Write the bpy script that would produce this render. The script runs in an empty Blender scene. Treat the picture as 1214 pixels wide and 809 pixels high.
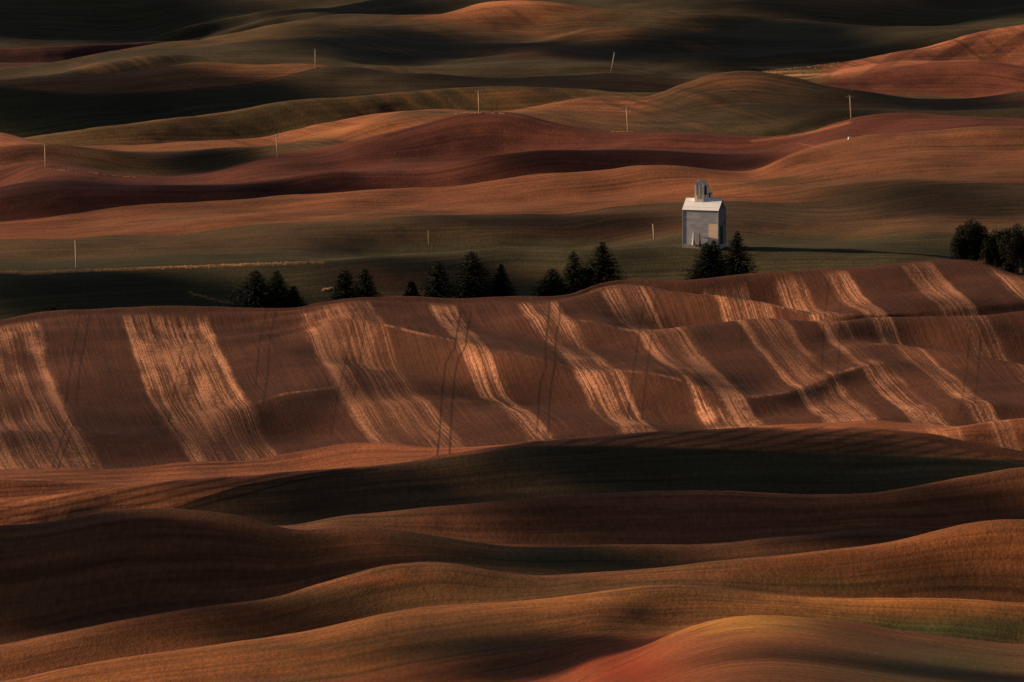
import bpy, math, random
import numpy as np
from mathutils import Vector, Matrix

R = math.radians
scene = bpy.context.scene
COL = scene.collection
# ------------------------------------------------------------------ camera
PW, PH = 1214.0, 809.0           # photograph frame, in its own pixels
FPX = 8840.0                     # long telephoto lens, in those pixels
CAM_H = 250.0                    # on the butte, metres above the valley floors
PITCH = R(6.25)
cam_data = bpy.data.cameras.new('camera')
cam_data.sensor_width = 36.0
cam_data.lens = 36.0 * FPX / PW
cam_data.clip_start = 1.0
cam_data.clip_end = 60000.0
cam = bpy.data.objects.new('camera', cam_data)
cam.location = (0, 0, CAM_H)
cam.rotation_euler = (R(90) - PITCH, 0, 0)
COL.objects.link(cam)
scene.camera = cam
# ------------------------------------------------------------------ sky, sun, exposure
SUN_AZ, SUN_EL = 76.0, 15.5      # degrees to the left of the view direction, height
world = bpy.data.worlds.new('World')
scene.world = world
world.use_nodes = True
wn = world.node_tree
bg = wn.nodes['Background']
sky = wn.nodes.new('ShaderNodeTexSky')
sky.sky_type = 'NISHITA'
sky.sun_disc = False
sky.sun_elevation = R(SUN_EL)
sky.sun_rotation = R(-SUN_AZ)
sky.air_density = 0.6
sky.dust_density = 0.3
tint = wn.nodes.new('ShaderNodeHueSaturation')      # greys and dims the sky light
tint.inputs['Saturation'].default_value = 0.5
tint.inputs['Value'].default_value = 0.65
wn.links.new(sky.outputs[0], tint.inputs['Color'])
wn.links.new(tint.outputs[0], bg.inputs[0])
bg.inputs[1].default_value = 0.05
sun_data = bpy.data.lights.new('sun', 'SUN')
sun_data.energy = 5.0
sun_data.angle = R(0.55)
sun_data.color = (1.0, 0.67, 0.41)
sun = bpy.data.objects.new('sun', sun_data)
SUNV = Vector((-math.sin(R(SUN_AZ)) * math.cos(R(SUN_EL)), math.cos(R(SUN_AZ)) * math.cos(R(SUN_EL)), math.sin(R(SUN_EL))))
sun.rotation_euler = (-SUNV).to_track_quat('-Z', 'Y').to_euler()
sun.location = (-800, 2500, 900)
COL.objects.link(sun)
scene.view_settings.view_transform = 'Standard'
scene.view_settings.look = 'None'
scene.view_settings.exposure = 0.9
scene.view_settings.gamma = 1.0
scene.render.engine = 'CYCLES'
scene.cycles.max_bounces = 4
scene.cycles.transparent_max_bounces = 24

random.seed(4)
rng = np.random.default_rng(7)
# ------------------------------------------------------------------ pixel <-> ground helpers
cp_, sp_ = math.cos(PITCH), math.sin(PITCH)
def v2t(v):                       # image row -> drop per metre of depth
    w = np.asarray(v, float) - PH / 2
    return (FPX * sp_ + w * cp_) / (FPX * cp_ - w * sp_)
def t2v(t):
    t = np.asarray(t, float)
    return FPX * (t * cp_ - sp_) / (cp_ + t * sp_) + PH / 2
def uv2k(u, v):                   # image column -> x / y
    return (u - PW / 2) / (FPX * cp_ - (v - PH / 2) * sp_)
def project(x, y, z):
    yc = y * cp_ - (z - CAM_H) * sp_
    return PW / 2 + FPX * x / yc, PH / 2 - FPX * (y * sp_ + (z - CAM_H) * cp_) / yc
def smooth01(a, b, x):
    q = np.clip((x - a) / (b - a), 0, 1)
    return q * q * (3 - 2 * q)

def P(s):                         # "u:v u:v ..." -> two arrays
    a = np.array([[float(q) for q in w.split(':')] for w in s.split()])
    return a[:, 0], a[:, 1]

UIN = np.linspace(-190, 1404, 1250)
ULEFT = -190 - np.cumsum(np.geomspace(1.3, 160, 90))
URIGHT = 1404 + np.cumsum(np.geomspace(1.3, 160, 90))
U = np.concatenate([ULEFT[::-1], UIN, URIGHT])
NU = len(U)

def pchip_slopes(x, y):
    h = np.diff(x, axis=0); d = np.diff(y, axis=0) / h
    m = np.zeros_like(y)
    w1 = 2 * h[1:] + h[:-1]; w2 = h[1:] + 2 * h[:-1]
    same = (d[:-1] * d[1:]) > 0
    with np.errstate(divide='ignore', invalid='ignore'):
        hm = (w1 + w2) / (w1 / d[:-1] + w2 / d[1:])
    m[1:-1] = np.where(same, hm, 0)
    m[0] = d[0]; m[-1] = d[-1]
    return m

def curve(s, blur=14.0):
    """a ridge line through traced points, smoothed, over every column"""
    pu, pv = P(s)
    g = np.arange(-600, 1815, 2.0)
    m = pchip_slopes(pu[:, None], pv[:, None])[:, 0] if len(pu) > 2 else np.gradient(pv, pu)
    m[0] *= 0.5; m[-1] *= 0.5
    gi = np.clip(g, pu[0], pu[-1])
    i = np.clip(np.searchsorted(pu, gi, side='right') - 1, 0, len(pu) - 2)
    h = pu[i + 1] - pu[i]; q = (gi - pu[i]) / h
    val = ((1 + 2 * q) * (1 - q) ** 2 * pv[i] + q * (1 - q) ** 2 * h * m[i]
           + q * q * (3 - 2 * q) * pv[i + 1] + q * q * (q - 1) * h * m[i + 1])
    val += np.where(g < pu[0], m[0] * 90 * np.tanh((g - pu[0]) / 90), 0) + np.where(g > pu[-1], m[-1] * 90 * np.tanh((g - pu[-1]) / 90), 0)
    if blur:
        n = int(3 * blur / 2); kx = np.arange(-n, n + 1) * 2.0
        kk = np.exp(-0.5 * (kx / blur) ** 2); kk /= kk.sum()
        val = np.convolve(np.pad(val, n, mode='edge'), kk, 'valid')
    return np.interp(U, g, val)

# near to far: name, ridge line in the picture, depth of the dip hidden behind it (negative: a fold that stays in view), share of the
# line's rise and fall that is distance rather than height
RIDGES = [
 ('F0', '0:880 300:850 560:822 664:800 705:778 745:768 794:752 835:740 875:732 912:730 957:733 1018:742 1079:752 1140:760 1214:768', '560:-6 620:-5 700:-3 780:0 840:4 900:10 1000:12 1140:8 1214:6', .5),
 ('F1', '0:807 81:791 163:779 284:762 345:752 420:737 481:724 522:719 571:715 624:711 664:706 705:701 737:696 766:693 820:691 855:694 916:700 977:704 1038:706 1099:707 1160:710 1214:714', '0:9 200:12 420:14 560:14 640:9 700:5 766:5 820:6 900:7 1000:12 1214:12', .5),
 ('F2', '0:769 81:750 163:734 244:722 284:716 325:708 366:694 400:685 441:675 481:669 520:668 563:675 600:682 644:682 685:679 745:675 794:671 855:664 916:656 977:650 1046:641 1079:634 1119:624 1160:617 1200:614 1214:614', '0:6 150:8 300:14 440:16 500:14 560:4 600:-2 640:2 720:8 800:14 1000:20 1214:24', .4),
 ('F3', '0:622 61:616 122:606 163:603 203:604 244:607 284:612 317:620 350:627 382:626 424:624 461:627 502:634 563:645 600:650 640:651 685:649 745:647 794:647 855:644 916:636 977:629 1018:625 1060:626 1110:632 1214:630', '0:10 160:14 300:9 350:3 424:9 500:12 600:5 700:2 800:3 900:5 1000:7 1100:5 1214:5', .4),
 ('F4', '0:632 200:628 300:624 350:622 400:611 453:606 502:600 563:595 615:590 664:585 705:583 766:581 820:581 855:581 916:583 977:584 1022:583 1070:577 1119:567 1160:560 1214:552', '0:4 300:4 400:9 500:12 600:14 800:18 977:16 1100:18 1214:20', 0.5),
 ('F5', '0:592 81:584 163:575 244:569 325:563 366:558 420:552 481:545 522:539 563:534 624:527 685:522 725:518 766:515 820:511 855:508 916:505 977:504 1038:507 1099:515 1152:525 1192:532 1214:537', '0:3 100:3 300:5 500:8 700:9 900:9 1000:7 1100:4 1214:4', 0.8),
 ('M0', '0:569 61:571 122:574 163:575 244:573 325:567 420:557 563:537 685:525 820:515 916:509 977:507 1038:507 1075:509 1110:508 1131:506 1160:501 1180:499 1214:496', '0:-6 1050:-6 1130:1 1214:5', 0.95),
 ('E1', '0:520 110:520 180:514 230:507 260:501 297:491 329:481 363:473 387:467 415:463 450:475 520:500 600:512 700:505 900:492 1050:482 1214:478', '0:-6 1214:-6', 1.0),
 ('E2', '0:450 200:440 300:415 350:395 400:391 435:396 469:403 504:411 538:419 573:430 608:438 642:445 677:451 711:457 746:461 781:465 820:470 850:476 880:478 908:474 943:466 974:456 1002:447 1029:440 1052:437 1085:441 1130:450 1214:458', '0:-6 1214:-6', 1.0),
 ('C', '0:420 250:405 400:382 520:396 640:420 760:440 850:445 900:442 940:432 970:421 988:415 1008:411 1036:409 1070:410 1105:415 1140:422 1175:429 1214:436', '0:-6 960:-6 1030:0 1070:3 1214:4', 0.97),
 ('B', '0:400 250:388 400:372 500:376 560:381 620:384 670:387 720:395 763:400 794:396 829:390 863:386 898:384 932:385 967:387 988:387 1015:384 1054:381 1105:378 1157:376 1214:371', '0:-6 690:-6 770:0 830:3.5 900:4 960:4 1015:3 1060:2 1100:2.5 1214:3', 0.97),
 ('A', '0:391 104:378 250:374 400:365 520:361 600:360 670:355 710:344 740:340 770:342 794:346 829:353 863:359 898:365 932:371 967:377 1001:379 1050:376 1100:371 1160:365 1214:360', '0:-6 690:-5 770:0 800:2 860:3 930:2 990:-1 1050:-6 1214:-6', 0.97),
 ('M', '0:381 35:374 69:370 104:369 138:367 190:366 242:365 311:365 346:365 381:361 420:358 469:355 504:354 538:354 566:352 594:350 614:349 642:350 670:348 687:345 704:339 725:335 749:333 781:333 820:332 863:328 898:325 950:322 984:320 1019:319 1054:315 1088:311 1116:308 1140:308 1157:311 1175:315 1192:320 1214:326', '0:7 300:7 600:6 700:5 800:7 1000:7 1140:9 1214:8', 0.75),
 ('A0', '0:324 200:319 310:315 346:314 381:312 420:307 452:305 504:302 556:298 590:294 625:292 660:293 694:296 746:294 781:291 820:290 863:291 950:294 1050:298 1140:304 1214:312', '0:-6 340:-5 420:1 500:3 640:3 720:0 800:-3 900:-6 1214:-6', 0.95),
 ('K', '0:288 200:282 400:270 560:262 650:262 740:250 860:248 980:255 1100:245 1214:236', '0:-5 1214:-5', .7),
 ('B0', '0:278 300:262 500:252 700:240 800:232 863:222 898:215 930:208 969:199 1001:196 1050:192 1123:189 1214:180', '0:-6 1214:-6', .6),
 ('B1', '0:261 52:257 104:252 156:247 208:242 260:238 311:233 363:229 420:226 452:225 504:223 556:219 608:214 660:209 701:206 739:201 774:197 822:197 863:199 898:200 915:190 932:180 967:171 1001:164 1036:160 1088:157 1140:155 1214:156', '0:8 300:12 500:11 700:11 800:9 870:4 930:-1 980:-2 1036:2 1140:5 1214:5', .5),
 ('M2', '0:235 100:228 200:228 260:226 320:215 380:203 440:197 520:194 600:187 680:180 740:182 800:184 860:184 920:176 1000:158 1100:150 1214:150', '0:-5 250:-3 350:-2 420:0 640:0 800:-4 1214:-6', .6),
 ('B2', '0:217 21:209 42:202 62:200 87:202 121:207 156:211 200:212 242:208 277:200 311:191 332:187 381:181 420:170 452:161 504:147 538:138 566:135 594:135 614:138 660:147 711:154 746:156 794:159 829:162 891:165 932:161 967:154 1008:143 1036:138 1088:135 1140:138 1214:140', '0:-6 40:-3 80:2 150:1 240:0 320:0 400:-1 450:1 540:7 620:7 700:5 800:4 890:4 960:7 1036:9 1100:9 1214:8', .4),
 ('L1', '0:180 40:176 120:182 180:190 242:186 294:182 340:176 400:160 440:150 500:140 560:137 640:140 714:150 780:150 850:150 900:152 1000:137 1214:128', '0:-6 1214:-6', .6),
 ('B3', '0:156 35:163 69:170 93:172 156:171 208:170 246:169 294:170 329:164 363:154 398:147 435:141 469:135 504:131 531:131 563:134 595:134 620:131 642:126 677:119 704:117 739:118 758:119 780:115 798:109 829:98 863:91 887:89 915:92 950:99 984:106 1019:110 1071:113 1140:111 1214:107', '0:8 80:4 150:5 260:5 350:6 440:8 530:7 600:4 700:8 755:3 800:6 890:10 1000:9 1100:6 1214:8', .45),
 ('B4', '0:168 52:163 104:156 156:149 208:140 260:133 311:125 363:120 420:116 452:112 504:110 556:108 608:108 642:109 694:112 740:116 800:116 850:112 900:110 1000:112 1214:116', '0:4 150:6 300:8 420:7 550:5 650:4 760:3 1000:3 1214:3', .5),
 ('B5', '0:97 69:92 138:86 173:81 208:74 235:71 263:73 294:76 346:76 381:78 400:78 452:80 504:84 556:89 608:91 660:88 694:85 729:82 756:84 787:90 820:93 880:93 940:94 998:88 1064:78 1105:73 1157:71 1214:77', '0:4 150:7 240:8 300:3 381:4 450:6 600:4 700:5 740:7 820:3 998:-1 1064:0 1105:2 1214:0', .5),
 ('BR', '0:92 250:64 400:70 550:80 700:78 800:86 880:87 940:84 998:77 1036:69 1088:58 1140:45 1175:38 1214:32', '0:-2 700:-2 880:1 960:5 1100:10 1214:10', .35),
 ('B5b', '0:90 200:58 380:52 440:66 500:69 540:69 566:68 608:61 642:59 687:61 740:66 800:70 900:62 1000:52 1100:42 1214:30', '0:-3 500:-2 560:-1 640:1 700:-1 900:-3 1214:-3', .6),
 ('B5c', '0:80 200:52 350:42 450:55 560:56 620:52 642:49 677:36 704:30 739:29 774:32 820:38 900:40 1000:38 1214:25', '0:-3 500:-4 620:-2 680:2 740:3 800:1 900:-2 1214:-3', .5),
 ('B6', '0:76 69:74 138:70 173:64 208:54 242:46 277:40 311:33 346:26 381:20 420:17 469:17 504:15 521:13 549:7 573:2 594:-1 630:-1 660:2 694:8 740:11 800:15 900:22 1000:30 1105:34 1157:24 1214:14', '0:2 100:2 173:5 300:8 420:7 500:7 600:12 700:7 800:3 900:2 1100:4 1214:7', .45),
 ('B7', '0:53 100:51 204:49 300:30 400:12 500:5 600:0 700:4 800:8 860:1 960:-3 1050:3 1130:10 1214:4', '0:3 150:3 204:2 400:-1 900:3 1214:2', .7),
 ('B8', '0:42 140:47 173:45 207:37 242:27 277:19 311:14 346:10 420:4 500:-4 700:-8 900:-8 1214:-12', '0:2 200:4 300:4 500:3 1214:3', .7),
 ('B9', '0:0 300:-6 600:-22 900:-26 1214:-22', '0:4 1214:6', .7),
]
NR = len(RIDGES)
gapmin = 42.0
CV, CY, DP = [], [], []
for name, s, dp, a in RIDGES:
    v = curve(s, 9.0 if name in ('M', 'B2', 'A') else 13.0)
    vm = v[(U > 0) & (U < PW)].mean()
    ve = vm * (1 - a) + v * a
    y = (CAM_H - 12.0) / v2t(ve)
    CV.append(v); CY.append(y); DP.append(curve(dp, 20.0))
for i in range(1, NR):            # keep near-to-far order where lines cross out of sight
    fold = RIDGES[i][0] in ('M0', 'E1', 'E2', 'C', 'B', 'A', 'M')
    lo = CY[i - 1] + (30.0 if RIDGES[i][0] == 'M0' else 6.0 if fold else gapmin)
    sc = 6.0 if fold else 18.0
    CY[i] = lo + sc * np.logaddexp(0, (CY[i] - lo) / sc)

# the striped hillside is one broad face: its folds lie evenly between its foot and its top
iM0, iM = [r[0] for r in RIDGES].index('M0'), [r[0] for r in RIDGES].index('M')
for i in range(iM0 + 1, iM):
    fr = np.clip((CV[iM0] - CV[i]) / np.maximum(CV[iM0] - CV[iM], 20), 0.02, 0.985)
    CY[i] = np.maximum(CY[iM0] + fr * (CY[iM] - CY[iM0]), CY[i - 1] + 6)
CY[iM] = np.maximum(CY[iM], CY[iM - 1] + 6)

def soften(a, sig):               # keeps hollows from ending abruptly along a ridge
    g = np.arange(-600, 1815, 2.0); n = int(3 * sig / 2); kx = np.arange(-n, n + 1) * 2.0
    kk = np.exp(-0.5 * (kx / sig) ** 2); kk /= kk.sum()
    return np.interp(U, g, np.convolve(np.pad(np.interp(g, U, a), n, mode='edge'), kk, 'valid'))
KY, KT, TAG = [], [], []          # knots along every column
def knot(y, t, tag):
    KY.append(np.broadcast_to(np.asarray(y, float), (NU,)).copy()); KT.append(np.broadcast_to(np.asarray(t, float), (NU,)).copy()); TAG.append(tag)
for y, dz in ((4, 3.0), (60, 24), (250, 78), (560, 148), (900, 205)):
    knot(y, dz / y, 'butte')
y0 = CY[0]
knot(y0 - 330, v2t(CV[0] + 75 + 0.0 * U), 'foot')
for i in range(NR):
    nm = RIDGES[i][0]
    knot(CY[i], v2t(CV[i]), nm)
    if i < NR - 1:
        gap = CY[i + 1] - CY[i]
        wq = smooth01(-4.0, 1.0, DP[i])
        vd = (1 - wq) * (CV[i] + 0.40 * (CV[i + 1] - CV[i]) + 1.0) + wq * (CV[i] + DP[i])
        lin = CV[i] + 0.40 * (CV[i + 1] - CV[i])
        vd = lin + soften(np.maximum(vd, CV[i + 1] + 2.5) - lin, 32.0)
        knot(CY[i] + 0.40 * gap, v2t(vd), nm + '_back')
yl = CY[-1]
knot(yl + 150, v2t(CV[-1] + 4), 'far')
for q, (y, z) in enumerate(((5200, 30), (5700, 10), (6500, 45), (7400, 15), (8800, 70), (10500, 30), (13000, 110), (17000, 60), (24000, 160), (40000, 40))):
    zz = z + 14 * np.sin(U / 170.0 + q * 2.1) + 8 * np.sin(U / 61.0 + q)
    knot(y, (CAM_H - zz) / y, 'far')
KY = np.array(KY); KT = np.array(KT)
KM = pchip_slopes(KY, KT)
KM = np.array([soften(r, 22.0) for r in KM])
SEG = []                          # rows per span
for j in range(len(KY) - 1):
    inn = (U > 0) & (U < PW)
    span = np.abs(t2v(KT[j + 1][inn]) - t2v(KT[j][inn])).max()
    if TAG[j] == 'butte': n = 8
    elif TAG[j] == 'far' or (TAG[j + 1] == 'far'): n = 6
    elif TAG[j] == 'foot': n = 60
    else: n = int(np.clip(span * 0.8, 8, 80))
    SEG.append(n)
rowsY, rowsT, rowsS = [], [], []
for j, n in enumerate(SEG):
    q = (np.arange(n) / n)[:, None]
    h = KY[j + 1] - KY[j]
    yy = KY[j] + q * h
    tt = ((1 + 2 * q) * (1 - q) ** 2 * KT[j] + q * (1 - q) ** 2 * h * KM[j]
          + q * q * (3 - 2 * q) * KT[j + 1] + q * q * (q - 1) * h * KM[j + 1])
    rowsY.append(yy); rowsT.append(tt); rowsS.append(j + np.repeat(q, NU, 1))
rowsY.append(KY[-1:]); rowsT.append(KT[-1:]); rowsS.append(np.full((1, NU), len(SEG) - 1.0))
GY = np.concatenate(rowsY); GT = np.concatenate(rowsT); GS = np.concatenate(rowsS)
GX = GY * (U - PW / 2)[None, :] / (FPX * cp_)
GZ = CAM_H - GY * GT
NROW = GY.shape[0]

# small swells of the land itself
def lattice(x, y, cell, seed):
    r = np.random.default_rng(seed); tab = r.random((257, 257))
    fx, fy = x / cell, y / cell
    ix, iy = np.floor(fx).astype(int), np.floor(fy).astype(int)
    qx, qy = fx - ix, fy - iy
    qx = qx * qx * (3 - 2 * qx); qy = qy * qy * (3 - 2 * qy)
    g = lambda a, b: tab[a % 257, b % 257]
    return (g(ix, iy) * (1 - qx) + g(ix + 1, iy) * qx) * (1 - qy) + (g(ix, iy + 1) * (1 - qx) + g(ix + 1, iy + 1) * qx) * qy - 0.5
near = smooth01(1250, 1500, GY)
GZ += near * (1.5 * lattice(GX, GY, 38.0, 1) + 0.5 * lattice(GX + 70, GY, 13.0, 2) + 0.16 * lattice(GX, GY + 31, 5.0, 3))
def rib(name, u0, u1, amp, back, front, hollow=.55):   # a low rib of ground along a fold of the striped hill
    global GZ
    d = GY - KY[TAG.index(name)][None, :]
    w = (smooth01(u0 - 50, u0 + 50, U) * (1 - smooth01(u1 - 50, u1 + 50, U)))[None, :]
    GZ += amp * w * (np.exp(-np.abs(d / np.where(d > 0, back, front)) ** 1.6) - hollow * np.exp(-((d + front * 2.1) / (front * 1.2)) ** 2))
rib('E1', 250, 420, 2.4, 70, 30)
rib('E1', -150, 215, 1.6, 60, 30)
rib('E2', 390, 870, 4.0, 62, 26)
rib('E2', 880, 1065, 2.0, 26, 18, .15)
rib('C', 1010, 1300, 1.0, 40, 22, .2)
rib('A', 690, 930, 1.2, 30, 16, 0)
rib('B', 600, 760, 2.0, 40, 18)
rib('B', 780, 1300, 1.0, 30, 20, 0)
far_ = smooth01(2420, 2560, GY) * (1 - smooth01(4200, 5200, GY))
GZ += far_ * (3.6 * lattice(GX + .5 * GY, GY * .8 - .2 * GX, 52.0, 31) + 1.5 * lattice(GX - .4 * GY, GY * .7, 23.0, 32))
fore = smooth01(1480, 1560, GY) * (1 - smooth01(1840, 1880, GY))
GZ += fore * (.8 * lattice(GX + .3 * GY, GY * .7, 44.0, 33) + .35 * lattice(GX - .5 * GY, GY * .7, 19.0, 34))
sw = smooth01(-20, 40, GY - KY[TAG.index('M0')][None, :]) * (1 - smooth01(-60, -5, GY - KY[TAG.index('M')][None, :]))
GZ += sw * (2.6 - 1.2 * smooth01(780, 900, U)[None, :]) * (lattice(GX + 11, GY * .45, 44.0, 21) + .4 * lattice(GX, GY * .5 + 9, 20.0, 22))   # shallow draws running down the hill
PU, PV = project(GX, GY, GZ)      # where each ground point lies in the picture (for field boundaries)

def ground_z(x, y):
    u = PW / 2 + x / y * FPX * cp_
    j = int(np.argmin(np.abs(U - u)))
    return float(np.interp(y, GY[:, j], GZ[:, j]))
def ground_at(u, v, after=None, before=None):
    """the ground seen at a pixel: nearest hit of the line of sight, between two ridges if named"""
    k = uv2k(u, v); y0_, y1_ = 1300.0, 5200.0
    j = int(np.argmin(np.abs(U - (PW / 2 + k * FPX * cp_))))
    if after: y0_ = KY[TAG.index(after)][j]
    if before: y1_ = KY[TAG.index(before)][j]
    t = float(v2t(v))
    ys = np.arange(y0_, y1_, 0.5)
    zs = np.interp(ys, GY[:, j], GZ[:, j])
    hit = np.nonzero(zs >= CAM_H - ys * t)[0]
    y = ys[hit[0]] if len(hit) else ys[np.argmax(zs - (CAM_H - ys * t))]
    return Vector((k * y, y, ground_z(k * y, y)))

# ------------------------------------------------------------------ terrain mesh
def grid_mesh(name, X, Y, Z):
    nr, nc = X.shape
    me = bpy.data.meshes.new(name)
    co = np.stack([X, Y, Z], -1).reshape(-1, 3).astype(np.float32)
    me.vertices.add(nr * nc); me.vertices.foreach_set('co', co.ravel())
    ii = np.arange(nr * nc, dtype=np.int32).reshape(nr, nc)
    f = np.stack([ii[:-1, :-1], ii[:-1, 1:], ii[1:, 1:], ii[1:, :-1]], -1).reshape(-1, 4)
    me.loops.add(f.size); me.loops.foreach_set('vertex_index', f.ravel())
    me.polygons.add(len(f)); me.polygons.foreach_set('loop_start', np.arange(0, f.size, 4, dtype=np.int32))
    me.polygons.foreach_set('use_smooth', np.ones(len(f), bool))
    me.update(calc_edges=True)
    return me

# ------------------------------------------------------------------ what grows where (crop and soil colours, linear; some crests carry painted light)
BROWN = (.150, .062, .030); TAN = (.215, .098, .046); RUST = (.205, .078, .028); MAROON = (.098, .034, .023)
GREEN = (.030, .033, .015); OLIVE = (.068, .052, .022); SOILM = (.068, .029, .0175); DRY = (.46, .29, .14)
DARKSOIL = (.085, .042, .024); PURPLE = (.055, .022, .024)
NAMES = [r[0] for r in RIDGES]
ROWFACE = np.zeros(NROW, int); r0 = 0
for j, n in enumerate(SEG):
    if TAG[j] == 'butte': f = 0
    elif TAG[j] == 'foot': f = 0
    elif TAG[j] == 'far': f = NR - 1
    elif TAG[j].endswith('_back'): f = NAMES.index(TAG[j][:-5]) + 1
    else: f = NAMES.index(TAG[j])
    ROWFACE[r0:r0 + n] = min(f, NR - 1); r0 += n
ROWFACE[r0:] = NR - 1
BASE = dict(F0=(.150, .060, .025), F1=(.168, .076, .029), F2=(.160, .070, .032), F3=(.105, .052, .027), F4=(.125, .058, .032), F5=(.046, .044, .022),
            M0=BROWN, E1=SOILM, E2=SOILM, C=SOILM, B=SOILM, A=SOILM, M=SOILM, A0=(.046, .047, .023), K=(.066, .047, .024), B0=(.150, .068, .034),
            B1=(.165, .070, .036), M2=MAROON, B2=MAROON, L1=(.085, .055, .028), B3=(.20, .09, .044), B4=OLIVE, B5=(.048, .039, .021), BR=(.150, .056, .036),
            B5b=(.038, .035, .019), B5c=(.041, .037, .019), B6=(.052, .044, .022), B7=(.042, .038, .020), B8=(.040, .038, .020), B9=(.040, .038, .020))
LAND = np.array([BASE[n] for n in NAMES])[ROWFACE][:, None, :].repeat(NU, 1).astype(np.float64)
fade = np.ones(NROW)
UU = np.broadcast_to(U[None, :], PV.shape)
def on(*names):
    return np.isin(ROWFACE, [NAMES.index(n) for n in names])[:, None]
def mix(mask, colour, amount=1.0):
    global LAND
    m = np.clip(mask * amount, 0, 1)[..., None]
    LAND = LAND * (1 - m) + np.array(colour) * m
n_big = lattice(GX, GY * .55, 46.0, 11); n_mid = lattice(GX * .5, GY, 17.0, 12); n_str = lattice(GX * .18, GY, 7.0, 13)
RAG = 14 * n_big + 9 * n_mid + 5 * n_str           # ragged edges, in pixels
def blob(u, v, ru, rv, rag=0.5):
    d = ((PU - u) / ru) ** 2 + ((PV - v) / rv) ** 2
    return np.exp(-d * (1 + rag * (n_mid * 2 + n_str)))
def below(line, soft=3.0, rag=0.0):                # 1 nearer than a field edge
    return smooth01(-soft, soft, PV + rag * RAG - curve(line, 5.0)[None, :])
def left(u, soft=20.0, rag=1.0):
    return 1 - smooth01(u - soft, u + soft, PU + rag * RAG)
# foreground: golden light on crests and knolls put into the soil colour
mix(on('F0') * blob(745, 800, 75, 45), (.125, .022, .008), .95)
mix(on('F0') * blob(895, 737, 75, 15), (.34, .19, .046), .95)  # golden crest highlight, painted
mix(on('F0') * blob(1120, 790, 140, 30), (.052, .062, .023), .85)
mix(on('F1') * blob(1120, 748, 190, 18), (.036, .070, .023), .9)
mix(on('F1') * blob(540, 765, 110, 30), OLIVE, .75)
mix(on('F1') * blob(1040, 712, 190, 12), (.36, .16, .042), .85)  # painted highlight along the crest
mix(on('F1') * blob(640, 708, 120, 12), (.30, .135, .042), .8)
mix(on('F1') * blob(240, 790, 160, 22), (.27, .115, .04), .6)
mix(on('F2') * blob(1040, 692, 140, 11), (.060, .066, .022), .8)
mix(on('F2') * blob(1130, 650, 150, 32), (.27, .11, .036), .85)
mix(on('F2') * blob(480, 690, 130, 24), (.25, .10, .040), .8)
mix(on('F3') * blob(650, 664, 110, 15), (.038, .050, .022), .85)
mix(on('F3') * blob(430, 646, 50, 14), (.29, .125, .056), .9)  # glow of the lit knoll, as colour
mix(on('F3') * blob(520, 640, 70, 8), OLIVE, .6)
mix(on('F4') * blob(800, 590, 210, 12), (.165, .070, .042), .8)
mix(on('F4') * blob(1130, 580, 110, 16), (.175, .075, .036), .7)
# the dark green rise and the strip field at its left end
strip_edge = '0:640 140:632 211:603 244:590 285:578 325:570 367:563 420:556 520:543 563:538 640:528 1214:545'
f5l = on('F5') * (1 - below(strip_edge, 2.0))
bands = .5 + .5 * np.sin((PV - .0 * PU + .22 * (PU - 200) + 3 * n_str) * 2 * math.pi / 9.5)
mix(f5l, (.34, .145, .070)); mix(f5l * smooth01(.45, .9, bands), (.15, .062, .034), .8)
mix(on('F5') * below(strip_edge, 2.0) * left(640, 160), DARKSOIL, .55)
mix(on('F5') * blob(1020, 540, 130, 22), (.048, .046, .022), .6)
f5r = on('F5') * (1 - below('0:300 900:480 1000:506 1038:510 1099:522 1152:535 1214:545', 2.0)) * (PU > 980)
mix(f5r, BROWN)
mix(on('M0') * 1.0, (.20, .080, .040))
mix(on('M0') * smooth01(.5, .9, .5 + .5 * np.sin((PV + .05 * PU) * 2 * math.pi / 5.3 + 2 * n_big)) * left(330, 60), (.10, .046, .028), .7)
# valley beyond the striped hill
mix(on('A0') * left(330, 60) * (PV > 300), GREEN, .85)
mix(on('A0', 'K') * blob(560, 330, 110, 10), (.105, .066, .032), .7)
mix(on('A0', 'K') * blob(470, 330, 60, 16), (.13, .066, .034), .7)
mix(on('K') * below('0:308 300:300 520:288 700:282 860:284 1000:276 1214:270', 8, .5), (.044, .049, .024), .85)
mix(on('K', 'B0') * blob(690, 274, 50, 6), (.17, .088, .048), .7)
mix(on('B0', 'B1') * left(60, 80), (.185, .066, .036), .6)
mix(on('B0', 'B1') * blob(870, 232, 75, 26), (.30, .122, .056), .85)  # lit patch on this shoulder put into the soil colour
mix(on('B0', 'B1', 'K') * blob(760, 265, 90, 16), DARKSOIL, .6)
mix(on('B1', 'B0') * blob(1070, 232, 150, 18), (.048, .046, .022), .9)
mix(on('B0', 'K') * blob(1090, 272, 150, 12), (.135, .066, .034), .7)
mix(on('B1') * (PU > 930) * blob(1100, 175, 180, 12), (.165, .082, .042), .8)
mix(on('M2') * blob(990, 178, 60, 16) * 0, MAROON)
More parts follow.
